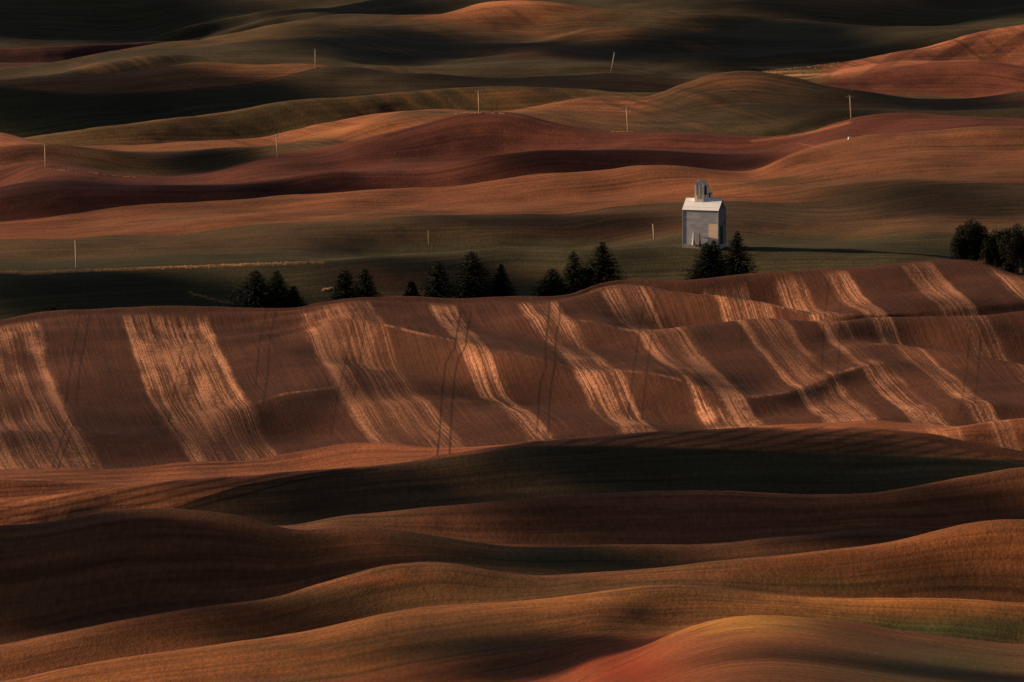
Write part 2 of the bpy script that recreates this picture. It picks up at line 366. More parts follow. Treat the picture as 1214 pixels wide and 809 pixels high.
# the maroon fallow and what lies behind it
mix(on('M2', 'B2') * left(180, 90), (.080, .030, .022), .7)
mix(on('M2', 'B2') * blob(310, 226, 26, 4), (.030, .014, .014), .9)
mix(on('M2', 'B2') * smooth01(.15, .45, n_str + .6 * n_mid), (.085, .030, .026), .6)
mix(on('B2') * left(40, 15) * below('0:215 40:204 60:199 200:195 400:190', 3) * 0, RUST)
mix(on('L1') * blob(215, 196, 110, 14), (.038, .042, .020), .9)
mix(on('L1') * left(70, 40), (.18, .07, .042), .7)
mix(on('L1', 'B3') * blob(440, 152, 110, 12), (.36, .155, .07), .9)  # sunlit orange of the slope put into the soil colour
mix(on('B3') * blob(30, 166, 80, 10), (.42, .19, .12), .9)  # bright lit wedge at the left edge, painted as paler soil
mix(on('B3') * blob(230, 180, 90, 8), OLIVE, .5)
mix(on('L1', 'B3') * blob(660, 140, 90, 14), (.145, .078, .040), .9)
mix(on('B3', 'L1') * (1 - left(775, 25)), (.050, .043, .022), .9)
mix(on('B3') * blob(880, 98, 80, 9), (.165, .082, .036), .85)  # light on the crest painted in as tan
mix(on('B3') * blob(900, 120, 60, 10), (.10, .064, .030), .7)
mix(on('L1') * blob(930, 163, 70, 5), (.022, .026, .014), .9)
b4rows = .5 + .5 * np.sin((PU * .55 - PV * 1.1 + 6 * n_mid) * 2 * math.pi / 22)
mix(on('B4') * smooth01(.6, 1, b4rows) * smooth01(220, 340, PU), (.105, .074, .032), .6)
mix(on('B4') * left(210, 80), (.105, .070, .032), .5)
tanline = '0:104 104:112 173:110 260:105 311:100 346:90 381:80 420:70 1214:40'
mix(on('B5') * (1 - below(tanline, 2.5)), (.165, .085, .040))
mix(on('B5') * below(tanline, 2.5) * left(340, 60), (.034, .038, .018), .9)
mix(on('B5') * blob(730, 98, 130, 9), (.105, .066, .034), .7)
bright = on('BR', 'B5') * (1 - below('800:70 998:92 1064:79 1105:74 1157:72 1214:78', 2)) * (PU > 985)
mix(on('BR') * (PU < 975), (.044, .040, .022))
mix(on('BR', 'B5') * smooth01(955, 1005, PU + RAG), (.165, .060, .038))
mix(bright, (.30, .125, .072))  # lit orange of the left-facing slope put into its soil colour
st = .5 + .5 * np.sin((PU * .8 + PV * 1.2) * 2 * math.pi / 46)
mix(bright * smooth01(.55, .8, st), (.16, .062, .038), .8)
weeds = on('BR', 'B5', 'B5b') * blob(938, 86, 52, 9) * smooth01(-.35, .25, n_mid + n_str)
mix(weeds, DRY, 1.0)
mix(on('B5b', 'B5c', 'B6') * blob(470, 58, 110, 22), (.026, .030, .016), .9)
mix(on('B5b', 'B5c') * blob(640, 63, 60, 6), (.12, .066, .034), .8)
mix(on('B5c', 'B5b') * blob(720, 38, 60, 9), (.15, .076, .036), .8)
mix(on('B6', 'B5c') * blob(600, 10, 95, 26), (.26, .11, .048), .95)  # sunlit hilltop put into the soil colour, here and on the next line
mix(on('B6', 'B5c') * blob(600, 5, 55, 12), (.42, .185, .088), .9)  # painted glow accent on the crown
mix(on('B6', 'B5c') * blob(280, 45, 150, 16), (.098, .068, .032), .8)
mix(on('B6', 'B5c', 'B5b') * blob(960, 55, 130, 16), (.030, .034, .017), .8)
mix(on('B5c', 'B6') * blob(850, 15, 90, 12), (.088, .060, .028), .6)
mix(on('B7', 'B8', 'B6') * blob(1010, 5, 80, 12), (.12, .062, .03), .7)
mix(on('B7', 'B8', 'B6') * blob(1150, 32, 80, 10), (.040, .062, .024), .8)
mix(on('B7', 'B6') * (PV > 45) * left(230, 40), PURPLE, .85)
n_diag = lattice(GX + .42 * GY, GY * .05 - .02 * GX, 3.2, 41) + .5 * lattice(GX + .42 * GY, GY * .05, 1.7, 42)
mix(on('L1', 'B3', 'B4', 'B5b', 'B5c', 'B6', 'BR') * smooth01(.05, .45, n_diag) * smooth01(-.2, .2, n_big + .1), (.040, .030, .018), .55)
mix(on('L1', 'B3', 'B4', 'B5c', 'B6', 'BR') * smooth01(.05, .45, -n_diag) * smooth01(-.1, .3, n_big), (.19, .092, .044), .35)
# crops stand thicker and thinner in drifts along the contours
dr = smooth01(.12, .5, n_big + .5 * n_str)
mix(on('F1', 'F2', 'F3', 'F4', 'B0', 'B1', 'K') * dr, (.066, .058, .026), .58)
mix(on('F0', 'F1', 'F2', 'B1', 'B0', 'L1', 'B3', 'B4') * smooth01(.1, .5, -n_big - .4 * n_str), (.20, .088, .040), .35)

# strips of stubble left between the seeded strips, running up and down the hill
XS = GX + (.086 + .00016 * np.maximum(0, -GX - 30) - .00014 * np.maximum(0, GX - 20)) * (GY - 2270.0) - .00013 * np.maximum(0, 2150 - GY) ** 2 * (1 - smooth01(-10, 50, GX))
STRIPS = ((-178, -146), (-120, -93.5), (-66, -42.5), (-24.5, -16.5), (3, 15.5), (31.5, 47), (64, 79.5), (88.5, 97.5), (105.5, 112.5), (131, 142), (158, 170))
hill = on('M0', 'E1', 'E2', 'C', 'B', 'A', 'M')
STUB = np.zeros_like(GX)
wob = .9 * n_mid + .6 * n_str
for a, b in STRIPS:
    STUB = np.maximum(STUB, smooth01(a - 1.0, a + .8, XS + wob) * (1 - smooth01(b - 1.2, b + .8, XS + wob)) * (.72 + .5 * np.exp(-((XS + wob - a - 1.5) / 1.8) ** 2) + .3 * np.exp(-((XS + wob - b + 1.5) / 2.0) ** 2)))
topedge = GY - KY[TAG.index('M')][None, :]
STUB *= hill * (1 - smooth01(-26, -8, topedge + 14 * n_big)) * (.80 + .5 * np.clip(n_big * 2, -.6, .5))
STUB *= np.where(on('M0'), smooth01(1085, 1110, PU), 1)
for nm, u0, u1, wd in (('E1', 255, 420, 2.2), ('E2', 395, 850, 2.0), ('A', 700, 1005, 3.0), ('B', 650, 800, 4.0), ('E2', 880, 1060, 3.0), ('C', 990, 1214, 2.5)):  # pale drill lines on folds; bright crest rims put into the stubble too
    d = np.abs(GY - KY[TAG.index(nm)][None, :] + 1.5 * wob)
    STUB = np.maximum(STUB, (.42 + .9 * np.clip(n_mid, -.3, .3)) * hill * (1 - smooth01(wd * .2, wd * 1.7, d)) * (smooth01(u0 - 15, u0 + 15, PU) * (1 - smooth01(u1 - 15, u1 + 15, PU))))
# wheel tracks of the sprayer
def track_u(pts, w=1.2):
    pu, pv = P(pts); o = np.argsort(pv)
    c = np.interp(PV, pv[o], pu[o])
    return np.exp(-((PU - c) / w) ** 2) * smooth01(pv.min() - 1, pv.min() + 3, PV) * (1 - smooth01(pv.max() - 3, pv.max() + 1, PV))
def track_v(pts, w=.8):
    pu, pv = P(pts)
    c = np.interp(PU, pu, pv)
    return np.exp(-((PV - c) / w) ** 2) * smooth01(pu.min() - 3, pu.min() + 3, PU) * (1 - smooth01(pu.max() - 3, pu.max() + 3, PU))
TRK = np.zeros_like(GX)
for s_, a_ in (('546.7:369 542:393 539:413 533:422 528:433 524.5:464 521:516 518:545', 1), ('559:371 554.5:389 552:411 543:427 539:447 535.6:482 533:540', 1),
               ('652:356 650:380 647:404 647:436 640:456 638:491 636:516', .9), ('664:357 663.5:380 659:398 658:433 653.5:456 651:485 650:516', .9),
               ('95:370 90:400 83:441 76:490', .7), ('107:370 100:407 95:434 90:483', .8), ('81:496 72:525 61:557', .7), ('89:498 78:530 67:560', .7),
               ('316.6:367 308:403 303:462', .7), ('327:367 320:403 318:440 312:480', .8), ('880:350 879:415', .5), ('984:327 977:383 974:445', .6), ('997:332 995:414 993:445', .5),
               ('225:372 214:420 206:470 196:520', .6), ('238:372 229:420 222:470', .5), ('420:366 412:420 400:470 392:520', .6), ('434:366 428:420 420:470', .6), ('765:350 757:400 750:450 744:500', .7), ('778:350 772:400 766:450 760:500', .7), ('1150:395 1146:440 1138:490', .6), ('1163:393 1160:440 1154:490', .6), ('1082:318 1078:345', .6), ('1094:316 1098:330', .5)):
    TRK = np.maximum(TRK, a_ * hill * track_u(s_))
f5 = on('F5')
for s_, a_ in (('205:604 244:590 285:577 325:569.5 367:562.5 420:556', 1), ('222:604 262:593 300:584 340:573 380:565 450:556', .9), ('50:612 120:603 170:598', .5)):
    TRK = np.maximum(TRK, a_ * f5 * track_v(s_, 1.3))
hl = on('B2', 'L1', 'B3')
TRK = np.maximum(TRK, .9 * hl * track_v('455:162 480:155 510:147 540:139 575:135', 1.0))
TRK = np.maximum(TRK, .9 * on('B5') * track_v('230:106 300:100 346:89 381:80', .9))
mix(on('B2', 'L1') * track_v('890:168 932:163 967:156 1008:145', 1.6), (.30, .13, .07), .8)
mix(on('B1', 'M2', 'B2') * track_v('945:170 967:174 985:178 1003:183', .9), (.20, .095, .055), .6)
mix(on('A0', 'K') * track_v('0:323 35:323.5 100:321.5 200:318 300:314 384:311', 1.0), DRY, .75)
mix(on('A0', 'K') * track_v('25:325.5 62:324.5', .8), DRY, .6)
mix(TRK, (.016, .008, .006), .92)
STUB *= 1 - .8 * TRK
LAND *= np.array((1.06, .92, .81))        # iron-rich loess: everything here is a little redder than bare figures

# small wrinkles across the rows: where each point lies across and along its field
ROWC = GY + 0 * GX
for j in range(len(SEG)): pass
idx = np.clip(GS, 0, None); seg = idx.astype(int); fr = idx - seg
meanY = np.array([KY[j, (U > 0) & (U < PW)].mean() for j in range(len(KY))])
ROWC = meanY[seg] + fr * (meanY[np.minimum(seg + 1, len(meanY) - 1)] - meanY[seg])

terrain_me = grid_mesh('terrain', GX, GY, GZ)
def vattr(me, name, kind, arr):
    at = me.attributes.new(name, kind, 'POINT')
    at.data.foreach_set({'FLOAT_COLOR': 'color', 'FLOAT_VECTOR': 'vector', 'FLOAT': 'value'}[kind], np.ascontiguousarray(arr, dtype=np.float32).ravel())
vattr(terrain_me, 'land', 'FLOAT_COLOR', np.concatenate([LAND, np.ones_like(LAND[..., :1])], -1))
vattr(terrain_me, 'rows', 'FLOAT_VECTOR', np.stack([XS, ROWC, GX], -1))
vattr(terrain_me, 'stubble', 'FLOAT', STUB)
vattr(terrain_me, 'striped', 'FLOAT', on('E1', 'E2', 'C', 'B', 'A', 'M') * np.ones_like(GX))

class NT:
    def __init__(self, name):
        self.m = bpy.data.materials.new(name); self.m.use_nodes = True
        self.t = self.m.node_tree; self.b = self.t.nodes['Principled BSDF']
        self.b.inputs['Roughness'].default_value = .95
        self.b.inputs['Specular IOR Level'].default_value = .1
    def n(self, kind, **kw):
        nd = self.t.nodes.new(kind)
        for k, v in kw.items():
            if k in nd.inputs: 
                if hasattr(v, 'is_output') or isinstance(v, bpy.types.NodeSocket): self.t.links.new(v, nd.inputs[k])
                else: nd.inputs[k].default_value = v
            else: setattr(nd, k, v)
        return nd
    def link(self, a, b): self.t.links.new(a, b)
    def math(self, op, a, b=None, clamp=False):
        nd = self.t.nodes.new('ShaderNodeMath'); nd.operation = op; nd.use_clamp = clamp
        for i, v in enumerate((a, b)):
            if v is None: continue
            if isinstance(v, bpy.types.NodeSocket): self.t.links.new(v, nd.inputs[i])
            else: nd.inputs[i].default_value = v
        return nd.outputs[0]
    def attr(self, name, out='Fac'):
        nd = self.t.nodes.new('ShaderNodeAttribute'); nd.attribute_name = name
        return nd.outputs[out]
    def scaled(self, vec, sc):
        nd = self.t.nodes.new('ShaderNodeVectorMath'); nd.operation = 'MULTIPLY'
        self.t.links.new(vec, nd.inputs[0]); nd.inputs[1].default_value = sc
        return nd.outputs[0]
    def noise(self, vec, scale=1.0, detail=3.0, rough=.55):
        nd = self.t.nodes.new('ShaderNodeTexNoise')
        self.t.links.new(vec, nd.inputs['Vector']); nd.inputs['Scale'].default_value = scale
        nd.inputs['Detail'].default_value = detail; nd.inputs['Roughness'].default_value = rough
        return nd.outputs['Fac']
    def ramp(self, fac, lo, hi, a=0.0, b=1.0):
        nd = self.t.nodes.new('ShaderNodeMapRange'); nd.interpolation_type = 'SMOOTHSTEP'
        self.t.links.new(fac, nd.inputs[0]); nd.inputs[1].default_value = lo; nd.inputs[2].default_value = hi
        nd.inputs[3].default_value = a; nd.inputs[4].default_value = b
        return nd.outputs[0]
    def mixc(self, fac, a, b, mode='MIX'):
        nd = self.t.nodes.new('ShaderNodeMix'); nd.data_type = 'RGBA'; nd.blend_type = mode
        for i, v in ((0, fac), (6, a), (7, b)):
            if isinstance(v, bpy.types.NodeSocket): self.t.links.new(v, nd.inputs[i])
            elif i == 0: nd.inputs[0].default_value = v
            else: nd.inputs[i].default_value = (*v, 1)
        return nd.outputs[2]
    def base(self, sock): self.t.links.new(sock, self.b.inputs['Base Color'])

g = NT('tilled_land')
pos = g.n('ShaderNodeNewGeometry').outputs['Position']
rows = g.attr('rows', 'Vector'); land = g.attr('land', 'Color'); stub = g.attr('stubble'); striped = g.attr('striped')
streak = g.ramp(g.noise(g.scaled(rows, (.012, .30, 0)), 1, 5, .62), .30, .70, .66, 1.34)
drill = g.ramp(g.noise(g.scaled(rows, (.004, .55, 0)), 1, 3, .6), .30, .70, .88, 1.12)
clod = g.ramp(g.noise(g.scaled(pos, (.9, .22, 0)), 1, 5, .75), .28, .72, .74, 1.26)
patch = g.ramp(g.noise(g.scaled(pos, (.020, .014, 0)), 1, 4, .6), .30, .70, .82, 1.18)
contour = g.math('MULTIPLY', streak, drill)
seedrow = g.ramp(g.noise(g.scaled(rows, (2.7, .010, 0)), 1, 2, .6), .32, .68, .66, 1.34)
rowmix = g.n('ShaderNodeMix'); g.link(striped, rowmix.inputs[0]); g.link(contour, rowmix.inputs[2]); g.link(seedrow, rowmix.inputs[3])
fac = g.math('MULTIPLY', g.math('MULTIPLY', rowmix.outputs[0], clod), patch)
fc = g.n('ShaderNodeCombineColor'); [g.link(fac, fc.inputs[i]) for i in range(3)]
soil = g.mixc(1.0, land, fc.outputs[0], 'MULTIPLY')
swath = g.math('ADD', g.math('MULTIPLY', g.noise(g.scaled(rows, (.40, .003, 0)), 1, 3, .6), .45), g.math('MULTIPLY', g.noise(g.scaled(rows, (2.3, .006, 0)), 1, 2, .6), .55))
straw_n = g.noise(g.scaled(pos, (1.5, .30, 0)), 1, 4, .8)
spread = g.noise(g.scaled(rows, (.10, .016, 0)), 1, 3, .6)
cover = g.math('ADD', g.math('MULTIPLY', swath, 1.5), g.math('ADD', g.math('MULTIPLY', straw_n, .42), g.math('MULTIPLY', spread, .75)))
cover = g.math('MULTIPLY', g.ramp(cover, 1.20, 1.56, .05, 1.0), stub, True)
straw = g.mixc(g.ramp(straw_n, .3, .7), (.38, .165, .090), (.70, .35, .195))
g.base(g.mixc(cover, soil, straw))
bump = g.n('ShaderNodeBump'); bump.inputs['Strength'].default_value = .55; bump.inputs['Distance'].default_value = .35
g.link(g.noise(g.scaled(pos, (1.1, .8, 0)), 1, 4, .7), bump.inputs['Height'])
g.link(bump.outputs[0], g.b.inputs['Normal'])
terrain_me.materials.append(g.m)
terrain = bpy.data.objects.new('terrain', terrain_me)
terrain['kind'] = 'structure'
COL.objects.link(terrain)
# ===== END OF LAND

# ------------------------------------------------------------------ added clouds, out of view, placed up-sun so their shade falls on chosen ground
def shade_cloud_material(dens):
    m = bpy.data.materials.new('shade_cloud_vapour'); m.use_nodes = True
    t = m.node_tree; t.nodes.remove(t.nodes['Principled BSDF'])
    v = t.nodes.new('ShaderNodeVolumePrincipled')
    v.inputs['Color'].default_value = (.93, .94, .96, 1); v.inputs['Density'].default_value = dens; v.inputs['Anisotropy'].default_value = .3
    t.links.new(v.outputs[0], t.nodes['Material Output'].inputs['Volume'])
    m.cycles.homogeneous_volume = True
    return m
VAPOUR = [shade_cloud_material(d) for d in (.035, .12, .30)]
import bmesh
from mathutils import noise as mnoise
def shade_cloud(u, v, hu, hv, thick=1, cz=10.0, height=480.0):
    p = ground_at(u, v)
    c = p + SUNV * (height / SUNV.z)
    lean = cz / math.tan(R(SUN_EL))
    rx = max(14.0, hu * p.y / FPX - .45 * lean); ry = max(18.0, hv * p.y * p.y / (FPX * CAM_H))
    bm = bmesh.new(); bmesh.ops.create_icosphere(bm, subdivisions=4, radius=1)
    off = Vector((u * .37, v * .71, 0))
    for q in bm.verts:
        d = q.co.normalized()
        k = 1 + .30 * mnoise.noise(d * 1.6 + off) + .16 * mnoise.noise(d * 4 + off)
        q.co = Vector((d.x * rx * k, d.y * ry * k, d.z * cz * k * (.75 if d.z < 0 else 1.15)))
    me = bpy.data.meshes.new('shade_cloud'); bm.to_mesh(me); bm.free()
    for f in me.polygons: f.use_smooth = True
    me.materials.append(VAPOUR[thick])
    o = bpy.data.objects.new('shade_cloud', me); o.location = c; o['kind'] = 'structure'; COL.objects.link(o)
SHADE_CLOUDS = [(80, 18, 250, 28, 2), (460, 52, 120, 18, 2), (900, 46, 170, 26, 2), (170, 122, 280, 22), (1110, 122, 130, 12), (1095, 236, 150, 18, 0),
          (130, 352, 240, 15), (830, 552, 340, 26), (1110, 548, 140, 20), (480, 588, 150, 15), (740, 622, 240, 22), (980, 622, 150, 14), (90, 700, 300, 60, 2), (570, 782, 150, 28, 2), (690, 772, 50, 28),
          (1130, 800, 170, 40), (640, 96, 240, 12, 0), (1060, 6, 250, 22, 2), (60, 225, 190, 22, 0), (300, 225, 150, 10, 0), (310, 226, 40, 5), (560, 335, 160, 9), (1120, 600, 110, 10), (1180, 300, 60, 7),
          (190, 500, 110, 34, 0), (40, 520, 60, 16, 0), (600, 470, 60, 16, 0), (1100, 360, 80, 10, 0), (650, 262, 200, 9, 0), (420, 10, 130, 10, 2),
          (720, 62, 130, 12), (700, 182, 250, 11, 0), (220, 190, 120, 10), (950, 128, 110, 12, 0), (330, 664, 60, 10), (1100, 690, 150, 8, 0), (330, 745, 140, 12), (640, 657, 150, 13, 2), (1010, 632, 110, 9, 2), (310, 602, 100, 16), (250, 655, 140, 16)]
for c_ in SHADE_CLOUDS: shade_cloud(*c_)

# ------------------------------------------------------------------ object helpers
class MB:
    def __init__(self): self.v, self.f = [], []
    def add(self, vs, fs):
        k = len(self.v); self.v += [tuple(q) for q in vs]; self.f += [tuple(i + k for i in f) for f in fs]
        return self
    def box(self, c, s, rot=None):
        M = rot or Matrix.Identity(3)
        vs = [Vector(c) + M @ Vector((sx * s[0] / 2, sy * s[1] / 2, sz * s[2] / 2)) for sz in (-1, 1) for sx, sy in ((-1, -1), (1, -1), (1, 1), (-1, 1))]
        return self.add(vs, [(3, 2, 1, 0), (4, 5, 6, 7), (0, 1, 5, 4), (1, 2, 6, 5), (2, 3, 7, 6), (3, 0, 4, 7)])
    def tube(self, pts, radii, n=8):
        pts = [Vector(p) for p in pts]; vs, fs = [], []
        for i, p in enumerate(pts):
            d = (pts[min(i + 1, len(pts) - 1)] - pts[max(i - 1, 0)]).normalized()
            a = d.orthogonal().normalized(); b = d.cross(a)
            vs += [p + (a * math.cos(2 * math.pi * j / n) + b * math.sin(2 * math.pi * j / n)) * radii[i] for j in range(n)]
        for i in range(len(pts) - 1):
            fs += [(i * n + j, i * n + (j + 1) % n, (i + 1) * n + (j + 1) % n, (i + 1) * n + j) for j in range(n)]
        fs += [tuple(range(n))[::-1], tuple(range((len(pts) - 1) * n, len(pts) * n))]
        return self.add(vs, fs)
    def build(self, name, mat, parent=None, smooth=False):
        me = bpy.data.meshes.new(name); me.from_pydata(self.v, [], self.f); me.update()
        if smooth: me.polygons.foreach_set('use_smooth', np.ones(len(me.polygons), bool))
        me.materials.append(mat)
        o = bpy.data.objects.new(name, me); COL.objects.link(o)
        if parent: o.parent = parent
        return o
def tag(o, label, cat, group=None):
    o['label'] = label; o['category'] = cat
    if group: o['group'] = group
    return o
def thing(name, label, cat, loc, rz=0.0, group=None):
    o = bpy.data.objects.new(name, None); o.location = loc; o.rotation_euler = (0, 0, rz); o.empty_display_size = .5
    COL.objects.link(o); return tag(o, label, cat, group)
def at_depth(u, v, y): return Vector((uv2k(u, v) * y, y, CAM_H - y * float(v2t(v))))

def simple(name, c0, c1=None, sc=(1, 1, 1), rough=.85, spec=.2, metal=0.0, lo=.3, hi=.7, detail=4):
    g = NT(name); g.b.inputs['Roughness'].default_value = rough; g.b.inputs['Specular IOR Level'].default_value = spec; g.b.inputs['Metallic'].default_value = metal
    p = g.n('ShaderNodeTexCoord').outputs['Object']
    g.base(g.mixc(g.ramp(g.noise(g.scaled(p, sc), 1, detail, .6), lo, hi), c0, c1 or tuple(q * .7 for q in c0)))
    return g.m
def sheet_metal(name, c0, c1, rust, course=.9, panel=2.1, rough=.6):
    """weathered galvanised sheets: courses, side laps, blotches and a little rust"""
    g = NT(name); g.b.inputs['Roughness'].default_value = rough; g.b.inputs['Specular IOR Level'].default_value = .35
    p = g.n('ShaderNodeTexCoord').outputs['Object']
    sx = g.n('ShaderNodeSeparateXYZ'); g.link(p, sx.inputs[0])
    xy = g.math('ADD', sx.outputs[0], sx.outputs[1])
    cz = g.math('FLOOR', g.math('DIVIDE', sx.outputs[2], course)); cx = g.math('FLOOR', g.math('DIVIDE', g.math('ADD', xy, g.math('MULTIPLY', cz, .83)), panel))
    cc = g.n('ShaderNodeCombineXYZ'); g.link(cx, cc.inputs[0]); g.link(cz, cc.inputs[1])
    wn_ = g.n('ShaderNodeTexWhiteNoise', noise_dimensions='2D'); g.link(cc.outputs[0], wn_.inputs['Vector'])
    tone = g.math('ADD', g.math('MULTIPLY', wn_.outputs['Value'], .45), g.math('MULTIPLY', g.noise(g.scaled(p, (.35, .35, .22)), 1, 5, .65), .75))
    col = g.mixc(g.ramp(tone, .25, .95), c0, c1)
    lap = g.math('FRACT', g.math('DIVIDE', sx.outputs[2], course))
    col = g.mixc(g.ramp(lap, .86, .97, 0, .45), col, tuple(q * .45 for q in c0))
    streak = g.noise(g.scaled(p, (1.3, 1.3, .10)), 1, 4, .6)
    col = g.mixc(g.ramp(streak, .58, .74, 0, .45), col, rust)
    g.base(col); return g.m

bark = simple('bark', (.05, .036, .026), (.028, .021, .016), (3, 3, .6))
needles = simple('needles', (.013, .019, .011), (.008, .012, .008), (.6, .6, .6), rough=.8, spec=.12)
leaves_m = simple('dark_leaves', (.014, .017, .010), (.009, .011, .008), (.7, .7, .7), rough=.8, spec=.12)
twigs_m = simple('reddish_twigs', (.075, .036, .028), (.04, .022, .018), (1, 1, 1))
pole_wood = simple('weathered_pole', (.50, .39, .27), (.38, .29, .20), (4, 4, .4))
arm_wood = simple('weathered_crossarm', (.40, .30, .21), (.26, .19, .13), (1, 5, 5))
porcelain = simple('insulator_glass', (.34, .36, .35), (.24, .26, .26), (9, 9, 9), rough=.3, spec=.5)

# ------------------------------------------------------------------ trees
def blades(mb, r, c, d, ln, wd, hang):
    """a flat spray of needles or leaves as one bent quad pair"""
    side = d.cross(Vector((0, 0, 1)))
    if side.length < .1: side = Vector((1, 0, 0))
    side = (side.normalized() + Vector((r.uniform(-.5, .5), r.uniform(-.5, .5), r.uniform(-.9, .9)))).normalized()
    a = c - side * wd * .5; b = c + side * wd * .5
    tip = c + d * ln - Vector((0, 0, hang * ln))
    mb.add([a, b, tip + side * wd * .22, tip - side * wd * .22], [(0, 1, 2, 3)])
def conifer(label, u, vtop, half_px, y, seed, shape=.85, gap=0.0, twin=0.0, bulge=0.0, lean=0.0):
    r = random.Random(seed)
    top = at_depth(u, vtop, y); base = Vector((top.x, y, ground_z(top.x, y) - .15))
    h = top.z - base.z; W = 1.85 * half_px * y / FPX
    t = thing('conifer_tree', label, 'tree', base, 0, 'conifers behind the striped hillside')
    MB().tube([(0, 0, 0), (lean * .2, 0, h * .35), (lean * .6, 0, h * .7), (lean, 0, h * .97)], [h * .020 + .06, h * .016 + .04, h * .009, .02], 8).build('trunk', bark, t, True)
    mb = MB(); tiers = int(22 + h * 1.3)
    tops = [(0.0, 1.0)] + ([(twin, .93)] if twin else [])
    for ox, hs in tops:
        for k in range(tiers):
            q = (k + r.uniform(-.3, .3)) / tiers
            q = .03 + .97 * max(0, min(1, q)); z0 = h * hs * q
            prof = (1 - q) ** shape * (1 + bulge * math.sin(min(1, q * 1.25) * math.pi)) * (.55 + .45 * min(1, q / .12))
            rad = W * prof * r.uniform(.78, 1.10) + .12
            nb = max(4, int(6 + 7 * (1 - q)))
            a0 = r.uniform(0, 6.28)
            for j in range(nb):
                if r.random() < gap * (1 - q * .5): continue
                an = a0 + 6.283 * j / nb + r.uniform(-.35, .35)
                rr = rad * (r.uniform(.70, 1.06) if r.random() > .10 else r.uniform(1.06, 1.28))
                d = Vector((math.cos(an), math.sin(an), 0)); rise = .28 * (q - .35)
                ns = max(3, int(rr / .34))
                for i in range(ns):
                    s = (i + r.uniform(.2, .9)) / ns
                    droop = -.22 * s * s * rr * (1.0 - q) + rise * s * rr + (.10 * rr * s ** 3)
                    c = Vector((ox + lean * q, 0, z0 + droop)) + d * (rr * s)
                    w = .20 + .50 * (1 - s) * min(1, rr / 2)
                    for _ in range(2):
                        dd = (d + Vector((r.uniform(-.9, .9), r.uniform(-.9, .9), r.uniform(-.25, .35)))).normalized()
                        blades(mb, r, c + Vector((r.uniform(-.12, .12), r.uniform(-.12, .12), r.uniform(-.15, .15))), dd, r.uniform(.35, .75), w * r.uniform(.7, 1.2), r.uniform(0, .35))
        for _ in range(6): blades(mb, r, Vector((ox + lean, 0, h * hs * .97)), Vector((r.uniform(-.25, .25), r.uniform(-.25, .25), 1)).normalized(), h * .035 + .2, .12, 0)
    mb.build('crown', needles, t)
    return t
def yM(u, behind):
    j = int(np.argmin(np.abs(U - u))); return float(KY[TAG.index('M'), j]) + behind
CONIFERS = [
 ('broad dark conifer at the left end of the tree row, widest of its trio', 303, 320.5, 25, 30, dict(shape=.82, bulge=.2)),
 ('narrower dark conifer, the middle one of the trio at the left end', 328.5, 321, 18, 36, dict(shape=.8, bulge=.15)),
 ('short dark conifer at the right of the trio at the left end', 348, 339, 11, 28, dict(shape=.8, bulge=.1)),
 ('ragged dark conifer, left one of the pair standing behind the striped hill crest', 409, 319.5, 17, 30, dict(shape=.85, gap=.18)),
 ('slim dark conifer, right one of the pair standing behind the striped hill crest', 432.5, 319.5, 14, 33, dict(shape=.75, gap=.1)),
 ('smallest dark conifer, thin with a forked top, alone left of a tall spire', 486, 333, 6, 20, dict(shape=.85, gap=.2, twin=.8)),
 ('tall spire shaped conifer with open ragged branches beside the broadest tree', 519, 309, 18, 32, dict(shape=.85, gap=.1)),
 ('broadest and densest dark conifer, round shouldered, in the middle of the row', 559, 298.5, 21, 36, dict(shape=.70, bulge=.2)),
 ('pointed dark conifer with upswept branches right of the broadest tree', 594, 313, 14, 30, dict(shape=.95, gap=.15)),
 ('small rounded cone shaped conifer at the left of the right-hand trio', 655, 319, 12, 28, dict(shape=.55, bulge=.3)),
 ('narrow tall conifer in the middle of the right-hand trio of the row', 680, 298, 13.5, 34, dict(shape=.75, gap=.12)),
 ('tallest conifer with layered open branches at the right end of the row', 714, 286.5, 22, 36, dict(shape=.8, gap=.12)),
 ('dark conifer with a double top directly below the grain elevator', 846, 285, 18, 28, dict(shape=.8, gap=.2, twin=-2.4)),
 ('taller dark conifer right of the grain elevator, broad at its foot', 874, 274, 18.5, 33, dict(shape=.85, bulge=.1, gap=.12)),
]
for i, (lb, u, vt, hp, bh, kw) in enumerate(CONIFERS): conifer(lb, u, vt, hp, yM(u, bh), 100 + i, **kw)

